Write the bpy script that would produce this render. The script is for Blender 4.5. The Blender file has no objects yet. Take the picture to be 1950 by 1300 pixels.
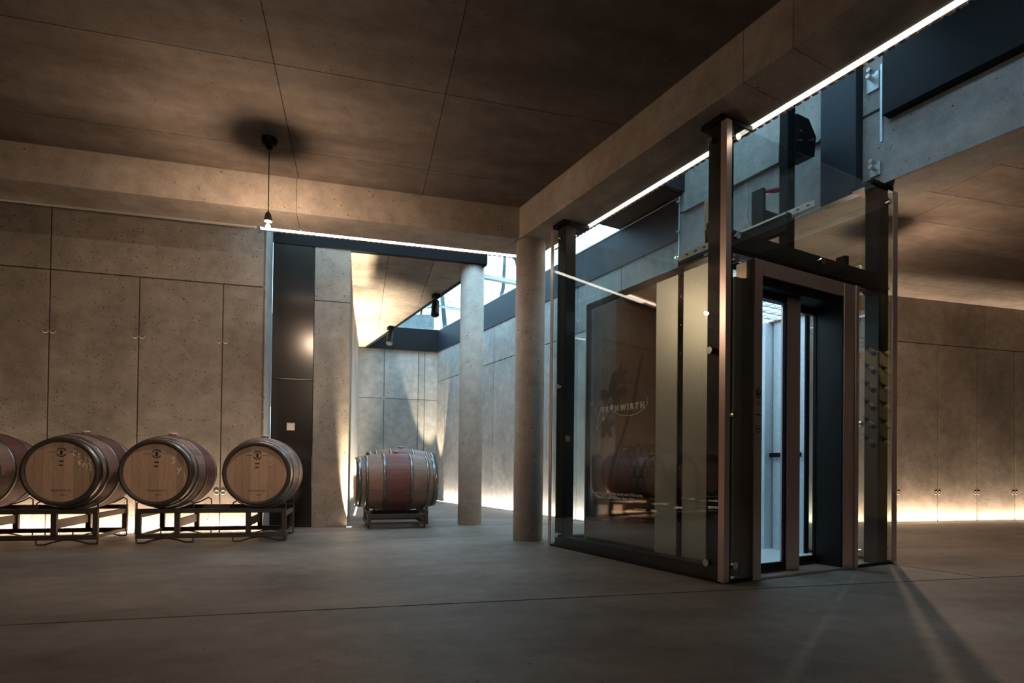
import bpy, bmesh, math, random
from mathutils import Vector, Matrix
random.seed(7)
scene = bpy.context.scene
COL = scene.collection
PI = math.pi

# ------------------------------------------------------------------ camera
W_PX, H_PX = 1950.0, 1300.0
F_PX, CX, CY = 1096.76, 975.0, 881.4
CAM_H = 0.72
cam_data = bpy.data.cameras.new('camera')
cam = bpy.data.objects.new('camera', cam_data)
COL.objects.link(cam)
cam_data.sensor_fit = 'HORIZONTAL'
cam_data.sensor_width = 36.0
cam_data.lens = 36.0 * F_PX / W_PX
cam_data.shift_x = 0.0
cam_data.shift_y = (CY - H_PX / 2) / W_PX
cam_data.clip_start = 0.05
PITCH, ROLL = 0.0111, 0.0115
_B = Matrix(((1, 0, 0), (0, 0, -1), (0, 1, 0)))
_P = Matrix(((1, 0, 0), (0, math.cos(PITCH), math.sin(PITCH)), (0, -math.sin(PITCH), math.cos(PITCH))))
_Q = Matrix(((math.cos(ROLL), -math.sin(ROLL), 0), (math.sin(ROLL), math.cos(ROLL), 0), (0, 0, 1)))
_M = _Q @ _P @ _B                      # world -> (right, down, forward)
_r = _M.transposed()
_rot = Matrix((_r.col[0], -_r.col[1], -_r.col[2])).transposed()
cam.matrix_world = Matrix.Translation((0, 0, CAM_H)) @ _rot.to_4x4()
scene.camera = cam

# ------------------------------------------------------------------ world, exposure
world = bpy.data.worlds.new('sky')
scene.world = world
world.use_nodes = True
_nt = world.node_tree
_nt.nodes.clear()
_out = _nt.nodes.new('ShaderNodeOutputWorld')
_bg = _nt.nodes.new('ShaderNodeBackground')
_bg.inputs['Color'].default_value = (0.50, 0.78, 1.0, 1)
_bg.inputs['Strength'].default_value = 6.5
_nt.links.new(_bg.outputs[0], _out.inputs[0])
scene.view_settings.view_transform = 'Standard'
scene.view_settings.look = 'None'
scene.view_settings.gamma = 1.0
scene.view_settings.exposure = 0.0
scene.view_settings.use_curve_mapping = False
scene.cycles.use_denoising = True
scene.cycles.max_bounces = 10
scene.cycles.transparent_max_bounces = 24
scene.cycles.glossy_bounces = 5
scene.cycles.diffuse_bounces = 4
scene.cycles.sample_clamp_indirect = 6.0
scene.cycles.caustics_reflective = False
scene.cycles.caustics_refractive = False

# light strengths
BULB = 4400.0
LED_FLOOR = 14.0
LED_SLOT = 7.0
CABIN_LIGHT = 9.0
UPLIGHT = 1300.0
PIER_LINE = 150.0
FILL_SPOT = 450.0  # added fill spotlight behind the camera

# ------------------------------------------------------------------ frames
TD, TL = -0.5039, 1.3133
ANG_L = PI / 2 - TL                     # the long walls and the left beam run along this
ANG_E = -TD                             # the lift and the roof slot are turned to this
LIFT = Vector((1.360, 3.686, 0))        # front left corner of the lift shaft
Lx = Vector((math.cos(ANG_L), math.sin(ANG_L), 0)); Ln = Vector((-math.sin(ANG_L), math.cos(ANG_L), 0))
Ex = Vector((math.cos(ANG_E), math.sin(ANG_E), 0)); Ey = Vector((-math.sin(ANG_E), math.cos(ANG_E), 0))
FR = {'L': Matrix.Rotation(ANG_L, 4, 'Z'),
      'E': Matrix.Translation(LIFT) @ Matrix.Rotation(ANG_E, 4, 'Z'),
      None: Matrix.Identity(4)}
def LW(l, n, z=0.0): return Lx * l + Ln * n + Vector((0, 0, z))
def EL(u, v, z=0.0): return LIFT + Ex * u + Ey * v + Vector((0, 0, z))
def toL(p): return (p.dot(Lx), p.dot(Ln))
def E2L(u, v): return toL(EL(u, v))

# ------------------------------------------------------------------ mesh building
class MB:
    def __init__(s): s.v = []; s.f = []; s.sm = []
    def add(s, vs, fs, smooth=False):
        o = len(s.v); s.v += [tuple(p) for p in vs]
        for f in fs: s.f.append(tuple(o + i for i in f)); s.sm.append(smooth)
        return s
    def box(s, x0, x1, y0, y1, z0, z1, b=0.0):
        if b <= 0:
            vs = [(x0,y0,z0),(x1,y0,z0),(x1,y1,z0),(x0,y1,z0),(x0,y0,z1),(x1,y0,z1),(x1,y1,z1),(x0,y1,z1)]
            return s.add(vs, [(0,3,2,1),(4,5,6,7),(0,1,5,4),(1,2,6,5),(2,3,7,6),(3,0,4,7)])
        bm = bmesh.new()
        bmesh.ops.create_cube(bm, size=1.0)
        for q in bm.verts:
            q.co = Vector(((x0+x1)/2 + q.co.x*(x1-x0), (y0+y1)/2 + q.co.y*(y1-y0), (z0+z1)/2 + q.co.z*(z1-z0)))
        bmesh.ops.bevel(bm, geom=bm.edges[:], offset=b, segments=1, affect='EDGES')
        bm.verts.index_update()
        s.add([q.co[:] for q in bm.verts], [[q.index for q in f.verts] for f in bm.faces]); bm.free()
        return s
    def prism(s, poly, z0, z1):
        n = len(poly)
        a = sum(poly[i][0]*poly[(i+1)%n][1]-poly[(i+1)%n][0]*poly[i][1] for i in range(n))
        if a < 0: poly = poly[::-1]
        vs = [(p[0],p[1],z0) for p in poly] + [(p[0],p[1],z1) for p in poly]
        fs = [tuple(range(n-1,-1,-1)), tuple(range(n,2*n))] + [(i,(i+1)%n,n+(i+1)%n,n+i) for i in range(n)]
        return s.add(vs, fs)
    def extr(s, poly, axis, a, b):
        """polygon in the plane across axis ('x': (y,z), 'y': (x,z)), pulled from a to b"""
        n = len(poly); vs = []
        for t in (a, b):
            for p in poly: vs.append((t,p[0],p[1]) if axis == 'x' else (p[0],t,p[1]))
        fs = [tuple(range(n)), tuple(range(2*n-1,n-1,-1))] + [(i,n+i,n+(i+1)%n,(i+1)%n) for i in range(n)]
        return s.add(vs, fs)
    def cyl(s, p0, p1, r0, r1=None, n=16, caps=True):
        if r1 is None: r1 = r0
        p0, p1 = Vector(p0), Vector(p1); d = (p1-p0).normalized()
        a = d.orthogonal().normalized(); b = d.cross(a)
        vs = []
        for p, r in ((p0,r0),(p1,r1)):
            for i in range(n):
                t = 2*PI*i/n; vs.append(p + a*(r*math.cos(t)) + b*(r*math.sin(t)))
        s.add(vs, [(i,(i+1)%n,n+(i+1)%n,n+i) for i in range(n)], True)
        if caps:
            s.add(vs[:n], [tuple(range(n-1,-1,-1))]); s.add(vs[n:], [tuple(range(n))])
        return s
    def tube(s, pts, r, n=6):
        pts = [Vector(p) for p in pts]; m = len(pts); rs = r if isinstance(r, (list, tuple)) else [r]*m
        t0 = (pts[1]-pts[0]).normalized(); a = t0.orthogonal().normalized(); vs = []
        for i, p in enumerate(pts):
            t = ((pts[min(i+1,m-1)]-pts[i]).normalized() + (pts[i]-pts[max(i-1,0)]).normalized())
            t = t.normalized() if t.length > 1e-6 else t0
            a = (a - t*a.dot(t)); a = a.normalized() if a.length > 1e-6 else t.orthogonal().normalized()
            b = t.cross(a)
            for k in range(n):
                q = 2*PI*k/n; vs.append(p + a*(rs[i]*math.cos(q)) + b*(rs[i]*math.sin(q)))
        fs = [(i*n+k, i*n+(k+1)%n, (i+1)*n+(k+1)%n, (i+1)*n+k) for i in range(m-1) for k in range(n)]
        s.add(vs, fs, True)
        s.add(vs[:n], [tuple(range(n-1,-1,-1))]); s.add(vs[-n:], [tuple(range(n))])
        return s
    def lathe(s, prof, n=20, c=(0,0,0), axis='z'):
        vs = []
        for r, h in prof:
            for k in range(n):
                t = 2*PI*k/n; x, y = r*math.cos(t), r*math.sin(t)
                vs.append((c[0]+x, c[1]+y, c[2]+h) if axis == 'z' else (c[0]+x, c[1]+h, c[2]+y))
        m = len(prof)
        return s.add(vs, [(i*n+k, i*n+(k+1)%n, (i+1)*n+(k+1)%n, (i+1)*n+k) for i in range(m-1) for k in range(n)], True)
    def ribbon(s, pts, w, y, th=0.0012):
        """flat stroke in the (x,z) plane at depth y, rising to y-th"""
        pts = [Vector((p[0], p[1])) for p in pts]; m = len(pts); l = []; r = []
        for i in range(m):
            t = (pts[min(i+1,m-1)] - pts[max(i-1,0)])
            t = t.normalized() if t.length > 1e-9 else Vector((1,0)); q = Vector((-t.y, t.x))*(w/2)
            l.append(pts[i]+q); r.append(pts[i]-q)
        vs = [(p.x,y-th,p.y) for p in l] + [(p.x,y-th,p.y) for p in r] + [(p.x,y,p.y) for p in l] + [(p.x,y,p.y) for p in r]
        fs = []
        for i in range(m-1):
            fs += [(i,i+1,m+i+1,m+i), (2*m+i,3*m+i,3*m+i+1,2*m+i+1), (i,2*m+i,2*m+i+1,i+1), (m+i,m+i+1,3*m+i+1,3*m+i)]
        return s.add(vs, fs)
    def mesh(s, name):
        me = bpy.data.meshes.new(name)
        me.from_pydata(s.v, [], s.f)
        for p, k in zip(me.polygons, s.sm): p.use_smooth = k
        bm = bmesh.new(); bm.from_mesh(me); bmesh.ops.recalc_face_normals(bm, faces=bm.faces[:]); bm.to_mesh(me); bm.free()
        return me

def obj(name, mb, mat, parent=None, frame=None, data=None):
    me = data if data is not None else mb.mesh(name)
    if mat is not None and data is None: me.materials.append(mat)
    o = bpy.data.objects.new(name, me); COL.objects.link(o)
    if parent is not None: o.parent = parent
    else: o.matrix_world = FR[frame].copy()
    return o
def struct(name, mb, mat, frame=None):
    o = obj(name, mb, mat, None, frame); o['kind'] = 'structure'; return o
def tag(o, label, cat, group=None):
    o['label'] = label; o['category'] = cat
    if group: o['group'] = group
    return o
def thing(name, label, cat, loc=(0,0,0), rz=0.0, group=None):
    o = bpy.data.objects.new(name, None); COL.objects.link(o)
    o.empty_display_size = 0.1; o.location = loc; o.rotation_euler = (0, 0, rz)
    return tag(o, label, cat, group)
def dup(root, loc, rz, label, group=None):
    r = root.copy(); COL.objects.link(r); r.location = loc; r.rotation_euler = (0, 0, rz); r['label'] = label
    if group: r['group'] = group
    for ch in list(root.children):
        c = ch.copy(); COL.objects.link(c); c.parent = r
        for g in list(ch.children):
            d = g.copy(); COL.objects.link(d); d.parent = c
    return r

_fonts = {}
def text_mesh(body, size, align='CENTER', depth=0.0008, shear=0.0, space=1.0, bold=0.0):
    """lettering standing in the (x,z) plane, reading along +x, facing -y"""
    cu = bpy.data.curves.new('lettering', 'FONT'); cu.body = body; cu.size = size; cu.align_x = align; cu.align_y = 'CENTER'
    cu.extrude = depth; cu.shear = shear; cu.space_character = space; cu.resolution_u = 3; cu.offset = bold
    t = bpy.data.objects.new('lettering', cu); COL.objects.link(t)
    dg = bpy.context.evaluated_depsgraph_get()
    me = bpy.data.meshes.new_from_object(t.evaluated_get(dg))
    bpy.data.objects.remove(t); me.transform(Matrix.Rotation(PI/2, 4, 'X')); me.materials.clear()
    return me

# ------------------------------------------------------------------ materials
def new_mat(name):
    m = bpy.data.materials.new(name); m.use_nodes = True; nt = m.node_tree
    return m, nt, nt.nodes['Principled BSDF'], nt.nodes['Material Output']
def node(nt, kind, **kw):
    n = nt.nodes.new(kind)
    for k, v in kw.items():
        if k.startswith('in_'): n.inputs[int(k[3:])].default_value = v
        else: setattr(n, k, v)
    return n
def ramp(nt, src, stops):
    r = nt.nodes.new('ShaderNodeValToRGB'); e = r.color_ramp.elements
    while len(e) < len(stops): e.new(0.5)
    for q, (p, c) in zip(e, stops): q.position = p; q.color = (c[0], c[1], c[2], 1)
    nt.links.new(src, r.inputs[0]); return r.outputs[0]
def mixc(nt, a, b, fac, mode='MIX'):
    n = nt.nodes.new('ShaderNodeMix'); n.data_type = 'RGBA'; n.blend_type = mode
    for sock, val in ((n.inputs[0], fac), (n.inputs[6], a), (n.inputs[7], b)):
        if isinstance(val, (int, float)): sock.default_value = val
        elif isinstance(val, (tuple, list)): sock.default_value = (val[0], val[1], val[2], 1)
        else: nt.links.new(val, sock)
    return n.outputs[2]
def noise(nt, vec, scale, detail=4, rough=0.55, dist=0.0):
    n = nt.nodes.new('ShaderNodeTexNoise'); n.inputs['Scale'].default_value = scale
    n.inputs['Detail'].default_value = detail; n.inputs['Roughness'].default_value = rough; n.inputs['Distortion'].default_value = dist
    nt.links.new(vec, n.inputs['Vector']); return n.outputs[0]
def coords(nt, scale=(1,1,1), per_object=False):
    tc = nt.nodes.new('ShaderNodeTexCoord'); mp = nt.nodes.new('ShaderNodeMapping')
    mp.inputs['Scale'].default_value = scale; nt.links.new(tc.outputs['Object'], mp.inputs['Vector'])
    if per_object:
        oi = nt.nodes.new('ShaderNodeObjectInfo'); ml = nt.nodes.new('ShaderNodeMath'); ml.operation = 'MULTIPLY'
        ml.inputs[1].default_value = 37.0; nt.links.new(oi.outputs['Random'], ml.inputs[0])
        cb = nt.nodes.new('ShaderNodeCombineXYZ')
        for i in range(3): nt.links.new(ml.outputs[0], cb.inputs[i])
        nt.links.new(cb.outputs[0], mp.inputs['Location'])
    return mp.outputs[0]
def objrand(nt):
    return nt.nodes.new('ShaderNodeObjectInfo').outputs['Random']
def bump(nt, bsdf, h, strength, dist=0.01):
    b = nt.nodes.new('ShaderNodeBump'); b.inputs['Strength'].default_value = strength; b.inputs['Distance'].default_value = dist
    nt.links.new(h, b.inputs['Height']); nt.links.new(b.outputs[0], bsdf.inputs['Normal'])

def concrete(name, lo, hi, pores=0.5, rough=0.85, streak=None, var=0.10):
    m, nt, bs, _ = new_mat(name)
    v = coords(nt)
    sv = coords(nt, streak) if streak else v
    big = noise(nt, sv, 0.9, 5, 0.6, 0.4); med = noise(nt, v, 7.0, 4, 0.6)
    fine = noise(nt, v, 70.0, 3, 0.7)
    c = ramp(nt, big, [(0.30, lo), (0.68, hi)])
    c = mixc(nt, c, ramp(nt, med, [(0.3, (0.72,0.71,0.70)), (0.7, (1.1,1.1,1.1))]), 0.8, 'MULTIPLY')
    c = mixc(nt, c, ramp(nt, fine, [(0.3, (0.78,0.78,0.78)), (0.7, (1.12,1.12,1.12))]), 0.7, 'MULTIPLY')
    rr = ramp(nt, objrand(nt), [(0.0, (1-var,1-var,1-var)), (1.0, (1+var,1+var*0.9,1+var*0.8))])
    c = mixc(nt, c, rr, 1.0, 'MULTIPLY')
    h = med
    if pores > 0:
        vo = nt.nodes.new('ShaderNodeTexVoronoi'); vo.inputs['Scale'].default_value = 24.0; vo.inputs['Randomness'].default_value = 1.0
        nt.links.new(v, vo.inputs['Vector'])
        dots = ramp(nt, vo.outputs['Distance'], [(0.10, (1,1,1)), (0.19, (0,0,0))])
        sel = ramp(nt, noise(nt, v, 9.0, 2, 0.5), [(0.60-0.13*pores, (0,0,0)), (0.66-0.13*pores, (1,1,1))])
        mk = mixc(nt, (0,0,0), dots, sel)
        c = mixc(nt, c, (0.045,0.040,0.036), mk)
    nt.links.new(c, bs.inputs['Base Color']); bs.inputs['Roughness'].default_value = rough
    bs.inputs['Specular IOR Level'].default_value = 0.3
    bump(nt, bs, fine, 0.25, 0.004)
    return m
def plain(name, col, rough=0.5, metal=0.0, spec=0.5, var=0.0, brushed=None, bumpy=0.0):
    m, nt, bs, _ = new_mat(name)
    v = coords(nt, brushed if brushed else (1,1,1))
    n = noise(nt, v, 30.0 if not brushed else 12.0, 3, 0.6)
    k = 0.12 + var
    c = ramp(nt, n, [(0.25, tuple(x*(1-k) for x in col)), (0.75, tuple(min(1,x*(1+k)) for x in col))])
    nt.links.new(c, bs.inputs['Base Color']); bs.inputs['Roughness'].default_value = rough
    bs.inputs['Metallic'].default_value = metal; bs.inputs['Specular IOR Level'].default_value = spec
    if bumpy: bump(nt, bs, n, bumpy, 0.003)
    return m
def emit(name, col, strength):
    m, nt, bs, out = new_mat(name); nt.nodes.remove(bs)
    e = nt.nodes.new('ShaderNodeEmission'); e.inputs[0].default_value = (*col, 1); e.inputs[1].default_value = strength
    nt.links.new(e.outputs[0], out.inputs[0]); return m
def glass(name, tint=(0.90,0.93,0.92), f0=0.045, rough=0.0):
    """thin architectural pane: clear, with the reflection of the angle it is seen at"""
    m, nt, bs, out = new_mat(name); nt.nodes.remove(bs)
    lw = nt.nodes.new('ShaderNodeLayerWeight'); lw.inputs[0].default_value = 0.5
    pw = node(nt, 'ShaderNodeMath', operation='POWER'); pw.inputs[1].default_value = 5.0; nt.links.new(lw.outputs['Facing'], pw.inputs[0])
    ma = node(nt, 'ShaderNodeMath', operation='MULTIPLY_ADD'); ma.inputs[1].default_value = 1-f0; ma.inputs[2].default_value = f0
    nt.links.new(pw.outputs[0], ma.inputs[0])
    t = nt.nodes.new('ShaderNodeBsdfTransparent'); t.inputs[0].default_value = (*tint, 1)
    g = nt.nodes.new('ShaderNodeBsdfGlossy'); g.inputs['Roughness'].default_value = rough; g.inputs[0].default_value = (1,1,1,1)
    mx = nt.nodes.new('ShaderNodeMixShader')
    nt.links.new(ma.outputs[0], mx.inputs[0]); nt.links.new(t.outputs[0], mx.inputs[1]); nt.links.new(g.outputs[0], mx.inputs[2])
    nt.links.new(mx.outputs[0], out.inputs[0]); return m

M = {}
M['wall'] = concrete('wall_concrete', (0.20,0.165,0.138), (0.38,0.325,0.276), 1.5)
M['wall_cool'] = concrete('back_room_concrete', (0.25,0.245,0.24), (0.39,0.38,0.37), 0.45)
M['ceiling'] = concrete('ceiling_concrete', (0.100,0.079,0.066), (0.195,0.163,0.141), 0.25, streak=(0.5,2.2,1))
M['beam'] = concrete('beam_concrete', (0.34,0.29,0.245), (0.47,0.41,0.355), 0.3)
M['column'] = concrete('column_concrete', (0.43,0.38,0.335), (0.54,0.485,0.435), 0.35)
M['floor'] = concrete('floor_concrete', (0.145,0.122,0.106), (0.30,0.262,0.232), 0.05, rough=0.55, streak=(0.7,1.6,1))
M['recess'] = plain('joint_mortar', (0.07,0.06,0.053), 0.95)
M['black'] = plain('black_sheet_metal', (0.005,0.005,0.006), 0.55, 0.0, 0.15)
M['navy'] = plain('navy_sheet_metal', (0.012,0.017,0.027), 0.5, 0.0, 0.25)
M['door'] = plain('dark_bronze_panel', (0.012,0.009,0.008), 0.20, 0.0, 0.5)
M['post'] = plain('dark_steel', (0.014,0.0115,0.010), 0.42, 0.0, 0.25)
M['steel'] = plain('brushed_stainless', (0.66,0.52,0.46), 0.30, 0.68, brushed=(60,60,0.6))
M['panel_steel'] = plain('brushed_cabin_steel', (0.62,0.60,0.53), 0.36, 0.85, brushed=(40,40,0.5))
M['galv'] = plain('galvanised_rail', (0.45,0.50,0.54), 0.45, 0.7)
M['knob'] = plain('polished_fitting', (0.75,0.72,0.70), 0.15, 1.0)
M['gloss_black'] = plain('bronze_mirror_panel', (0.34,0.235,0.205), 0.04, 1.0, 0.5)
M['print'] = plain('dark_vine_print', (0.16,0.115,0.10), 0.10, 1.0, 0.35)
M['white_print'] = plain('white_lettering', (0.93,0.91,0.87), 0.6)
M['icon'] = plain('black_engraving', (0.015,0.010,0.010), 0.6)
M['cabin_wall'] = plain('pale_cabin_lining', (0.62,0.70,0.74), 0.35, 0.2)
M['red'] = plain('red_handle', (0.30,0.035,0.03), 0.4)
M['profile'] = plain('bare_metal_profile', (0.55,0.50,0.44), 0.5, 0.2)
M['perf'] = plain('copper_perforated_angle', (0.22,0.13,0.10), 0.6, 0.1)
M['led'] = emit('slot_led', (1.0,0.90,0.78), LED_SLOT)
M['bulb_soft'] = emit('line_lens_glow', (1.0,0.86,0.66), 1.5)
M['bulb_right'] = emit('right_bulb_glow', (1.0,0.70,0.48), BULB*1.9)
M['bulb_dim'] = emit('dim_bulb_glow', (1.0,0.71,0.49), BULB*0.22)
M['bulb'] = emit('bulb_glow', (1.0,0.70,0.48), BULB)
M['cabin_lamp'] = emit('cabin_lamp', (0.72,0.88,1.0), CABIN_LIGHT)
M['glass'] = glass('shaft_glass')
M['door_glass'] = glass('door_glass', (0.86,0.92,0.95), 0.05)
M['sky_glass'] = glass('roof_glass', (0.90,0.97,0.98), 0.04)
M['cream_plastic'] = plain('cream_plastic', (0.48,0.40,0.32), 0.5)
M['socket'] = plain('lamp_socket', (0.10,0.08,0.06), 0.5)
M['rack'] = plain('rack_steel', (0.075,0.062,0.055), 0.5, 0.4)
M['hoop'] = plain('galvanised_hoop', (0.22,0.22,0.22), 0.30, 0.9)
M['bung'] = plain('white_bung', (0.72,0.68,0.62), 0.5)
M['stamp'] = plain('burnt_stamp', (0.018,0.012,0.010), 0.8)
M['chalk'] = plain('chalk', (0.92,0.88,0.80), 0.9)
M['bark'] = plain('tree_bark', (0.05,0.085,0.09), 0.9, var=0.3)
M['leaf'] = plain('dark_foliage', (0.03,0.05,0.04), 0.8, var=0.4)
M['outdoor'] = concrete('garden_wall_concrete', (0.25,0.27,0.28), (0.36,0.38,0.39), 0.2)
M['soil'] = plain('garden_soil', (0.12,0.13,0.11), 0.95, var=0.3)
M['bottle'] = plain('dark_bottle_glass', (0.012,0.016,0.010), 0.06, 0.0, 0.6)
M['paper'] = plain('cream_label', (0.70,0.66,0.58), 0.7)
M['board'] = plain('olive_board', (0.33,0.27,0.16), 0.6, brushed=(30,30,1))

def wood(name, lo, hi, stain, grain):
    m, nt, bs, _ = new_mat(name)
    v = coords(nt, grain, True)
    g = noise(nt, v, 9.0, 6, 0.65, 0.6); sp = noise(nt, coords(nt, (1,1,1), True), 160.0, 2, 0.6)
    c = ramp(nt, g, [(0.30, lo), (0.70, hi)])
    c = mixc(nt, c, ramp(nt, sp, [(0.3,(0.75,0.75,0.75)),(0.7,(1.12,1.12,1.12))]), 0.6, 'MULTIPLY')
    c = mixc(nt, c, ramp(nt, objrand(nt), [(0.0,(0.78,0.76,0.74)),(1.0,(1.15,1.13,1.1))]), 1.0, 'MULTIPLY')
    if stain:
        tc = nt.nodes.new('ShaderNodeTexCoord'); sx = nt.nodes.new('ShaderNodeSeparateXYZ'); nt.links.new(tc.outputs['Object'], sx.inputs[0])
        ab = node(nt, 'ShaderNodeMath', operation='ABSOLUTE'); nt.links.new(sx.outputs[1], ab.inputs[0])
        k = ramp(nt, ab.outputs[0], [(0.150,(1,1,1)),(0.158,(0,0,0))])
        c = mixc(nt, c, mixc(nt, c, (0.66,0.40,0.46), 1.0, 'MULTIPLY'), k)
    nt.links.new(c, bs.inputs['Base Color']); bs.inputs['Roughness'].default_value = 0.55
    bump(nt, bs, g, 0.15, 0.003); return m
M['stave'] = wood('oak_stave', (0.23,0.137,0.108), (0.39,0.252,0.20), True, (14,1.2,14))
M['head'] = wood('oak_head_board', (0.42,0.285,0.205), (0.56,0.395,0.30), False, (12,12,1.0))

# ------------------------------------------------------------------ levels
ZC, ZS, ZG = 3.375, 3.06, 3.88           # ceilings, beam soffits, roof glass
N_WALL, N_DOOR, N_BACK = 6.84, 7.30, 13.17
NB0, NB1 = 5.616, 6.05                   # left beam, front and rear
U_R0, U_R1, U_B0, U_B1 = -0.12, 0.285, 1.863, 2.30   # right beam, far beam
L0, L1, N0 = -7.0, 15.0, -5.5            # room limits
JAMB = -1.034                            # where the left wall ends

# ------------------------------------------------------------------ floor
def clip(poly, n, c, keep):
    """half-plane cut: keep n.p <= c (keep=-1) or >= c (+1)"""
    out = []
    for i in range(len(poly)):
        p, q = poly[i], poly[(i+1) % len(poly)]
        a = (p[0]*n[0]+p[1]*n[1]-c)*keep; b = (q[0]*n[0]+q[1]*n[1]-c)*keep
        if a >= 0: out.append(p)
        if a*b < 0:
            t = a/(a-b); out.append((p[0]+(q[0]-p[0])*t, p[1]+(q[1]-p[1])*t))
    return out
def rect(a, b, c, d): return [(a,c),(b,c),(b,d),(a,d)]
eL = (Ex.dot(Lx), Ex.dot(Ln))            # u axis seen in wall coordinates
cU = LIFT.dot(Ex)
def cut_u(poly, u, keep): return clip(poly, eL, cU+u, keep)
fl = struct('floor', MB().box(L0, L1, N0, N_BACK+0.3, -0.35, -0.13), M['recess'], 'L')
g = 0.009
GRV = 0.065
for p in (rect(L0, -1.6-g, N0, 3.066-g), rect(-1.6+g, 5.0-g, N0, 3.066-g), rect(5.0+g, L1, N0, 3.066-g),
          cut_u(rect(L0, L1, 3.066+g, N_WALL-GRV), 1.90-g, -1), cut_u(rect(L0, L1, 3.066+g, N_WALL-GRV), 1.90+g, 1),
          rect(-0.72, 3.35, N_WALL-GRV, 7.2-g), rect(JAMB, -0.72, N_WALL, 7.2-g),
          cut_u(rect(JAMB, 4.0, 7.2+g, N_BACK+0.3), U_B0-GRV, -1)):
    obj('slab', MB().prism(p, -0.14, 0.0), M['floor'], fl)

# ------------------------------------------------------------------ walls with formwork panels
def panel_wall(name, mat, frame, axis, face, depth, rects, backing, holes=(), sign=-1):
    """panels standing 8 mm proud of a recessed backing; sign: side the face looks to"""
    f2 = face - sign*0.010
    def bx(a0, a1, d0, d1, z0, z1, b=0):
        d0, d1 = min(d0, d1), max(d0, d1)
        return MB().box(a0, a1, d0, d1, z0, z1, b) if axis == 'x' else MB().box(d0, d1, a0, a1, z0, z1, b)
    a0, a1, z0, z1 = backing
    w = struct(name, bx(a0, a1, f2, face - sign*depth, z0, z1), M['recess'], frame)
    for r in rects:
        obj('panel', bx(r[0], r[1], face, f2 - sign*0.02, r[2], r[3], 0.003), mat, w)
    hm = None
    for (a, z) in holes:
        p0 = (a, face, z) if axis == 'x' else (face, a, z)
        e = Vector((0, sign, 0)) if axis == 'x' else Vector((sign, 0, 0))
        if hm is None:
            mb = MB(); n = 12; vs = []
            q1 = Vector((1,0,0)) if axis == 'x' else Vector((0,1,0)); q2 = Vector((0,0,1))
            for r, h in ((0.030,0.0),(0.028,0.0016),(0.022,0.0016),(0.018,0.0006),(0.0,0.0006)):
                for k in range(n):
                    t = 2*PI*k/n; vs.append(q1*(r*math.cos(t)) + q2*(r*math.sin(t)) + e*h)
            mb.add(vs, [(i*n+k,i*n+(k+1)%n,(i+1)*n+(k+1)%n,(i+1)*n+k) for i in range(4) for k in range(n)], True)
            hm = mb.mesh('tie_hole'); hm.materials.append(mat)
        o = obj('tie_hole', None, None, w, None, hm); o.location = p0
    return w
j = 0.006
xs = [L0, -6.286, -5.483, -4.680, -3.877, -3.074, -2.271, -1.467, JAMB]
rc = [(a+j, b-j, 0.0, 2.70-j) for a, b in zip(xs, xs[1:])]
rc += [(a+j, b-j, 2.70+j, 3.80) for a, b in ((L0,-5.483),(-5.483,-3.074),(-3.074,JAMB))]
hl = [(x+d, z) for x in xs[2:8] for z in (0.44, 2.08) for d in (-0.032, 0.032)]
panel_wall('wall_left', M['wall'], 'L', 'x', N_WALL, 0.46, rc, (L0, JAMB-0.004, 0, 3.80), hl)
obj_end = MB().box(JAMB-0.03, JAMB, N_WALL+0.0, N_DOOR, 0, 3.80)
struct('trim_1', obj_end, M['wall_cool'], 'L')
# right wall
xD = E2L(2.20, 3.25)[0]
xs = [6.945, 7.735, 8.517, 9.305, 10.095, 10.885, 11.675, 12.465, 13.255, L1]
rc = [(3.29, 3.80-j, 0, 2.70-j)] + [(a+j, b-j, 0.0, 2.70-j) for a, b in zip([3.80,4.58,5.37,6.155]+xs, [4.58,5.37,6.155]+xs)]
rc += [(a+j, b-j, 2.70+j, 3.80) for a, b in ((3.285,4.65),(4.65,7.06),(7.06,9.472),(9.472,11.88),(11.88,L1))]
hl = [(x+d, 0.44) for x in xs[:6] for d in (-0.032, 0.032)]
panel_wall('wall_right', M['wall'], 'L', 'x', N_WALL, 0.4, rc, (3.30, L1, 0, 3.80), hl)
# end wall of the back room
ys = [-0.6, 0.489, 1.245, 1.387, 2.6]
rc = [(a+j, b-j, z0, z1) for a, b in zip(ys, ys[1:]) for z0, z1 in ((0.0, 2.28-j), (2.28+j, 3.9))]
panel_wall('wall_back', M['wall_cool'], 'L', 'x', N_BACK, 0.3, rc, (-0.6, 2.6, 0, 3.9), [(0.489,2.28),(1.245,2.2)])
# long wall of the back room, along the lift direction
vs_ = [3.30, 4.27, 5.35, 6.944, 8.254, 9.305, 9.95]
rc = [(a+j, b-j, z0, z1) for a, b in zip(vs_, vs_[1:]) for z0, z1 in ((0.0, 2.70-j), (2.70+j, ZC))]
panel_wall('wall_lift_side', M['wall_cool'], 'E', 'y', U_B0, 0.34, rc, (3.30, 10.1, 0, ZC), [(4.27,2.9),(6.944,2.6)])
# hidden sides of the room
struct('wall_far_left', MB().box(L0-0.3, L0, N0, N_WALL+0.5, 0, 3.9), M['wall'], 'L')
struct('wall_behind', MB().box(L0, L1, N0-0.3, N0, 0, 3.9), M['wall'], 'L')
struct('wall_far_right', MB().box(L1, L1+0.3, N0, N_WALL+0.5, 0, 3.9), M['wall'], 'L')
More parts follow.
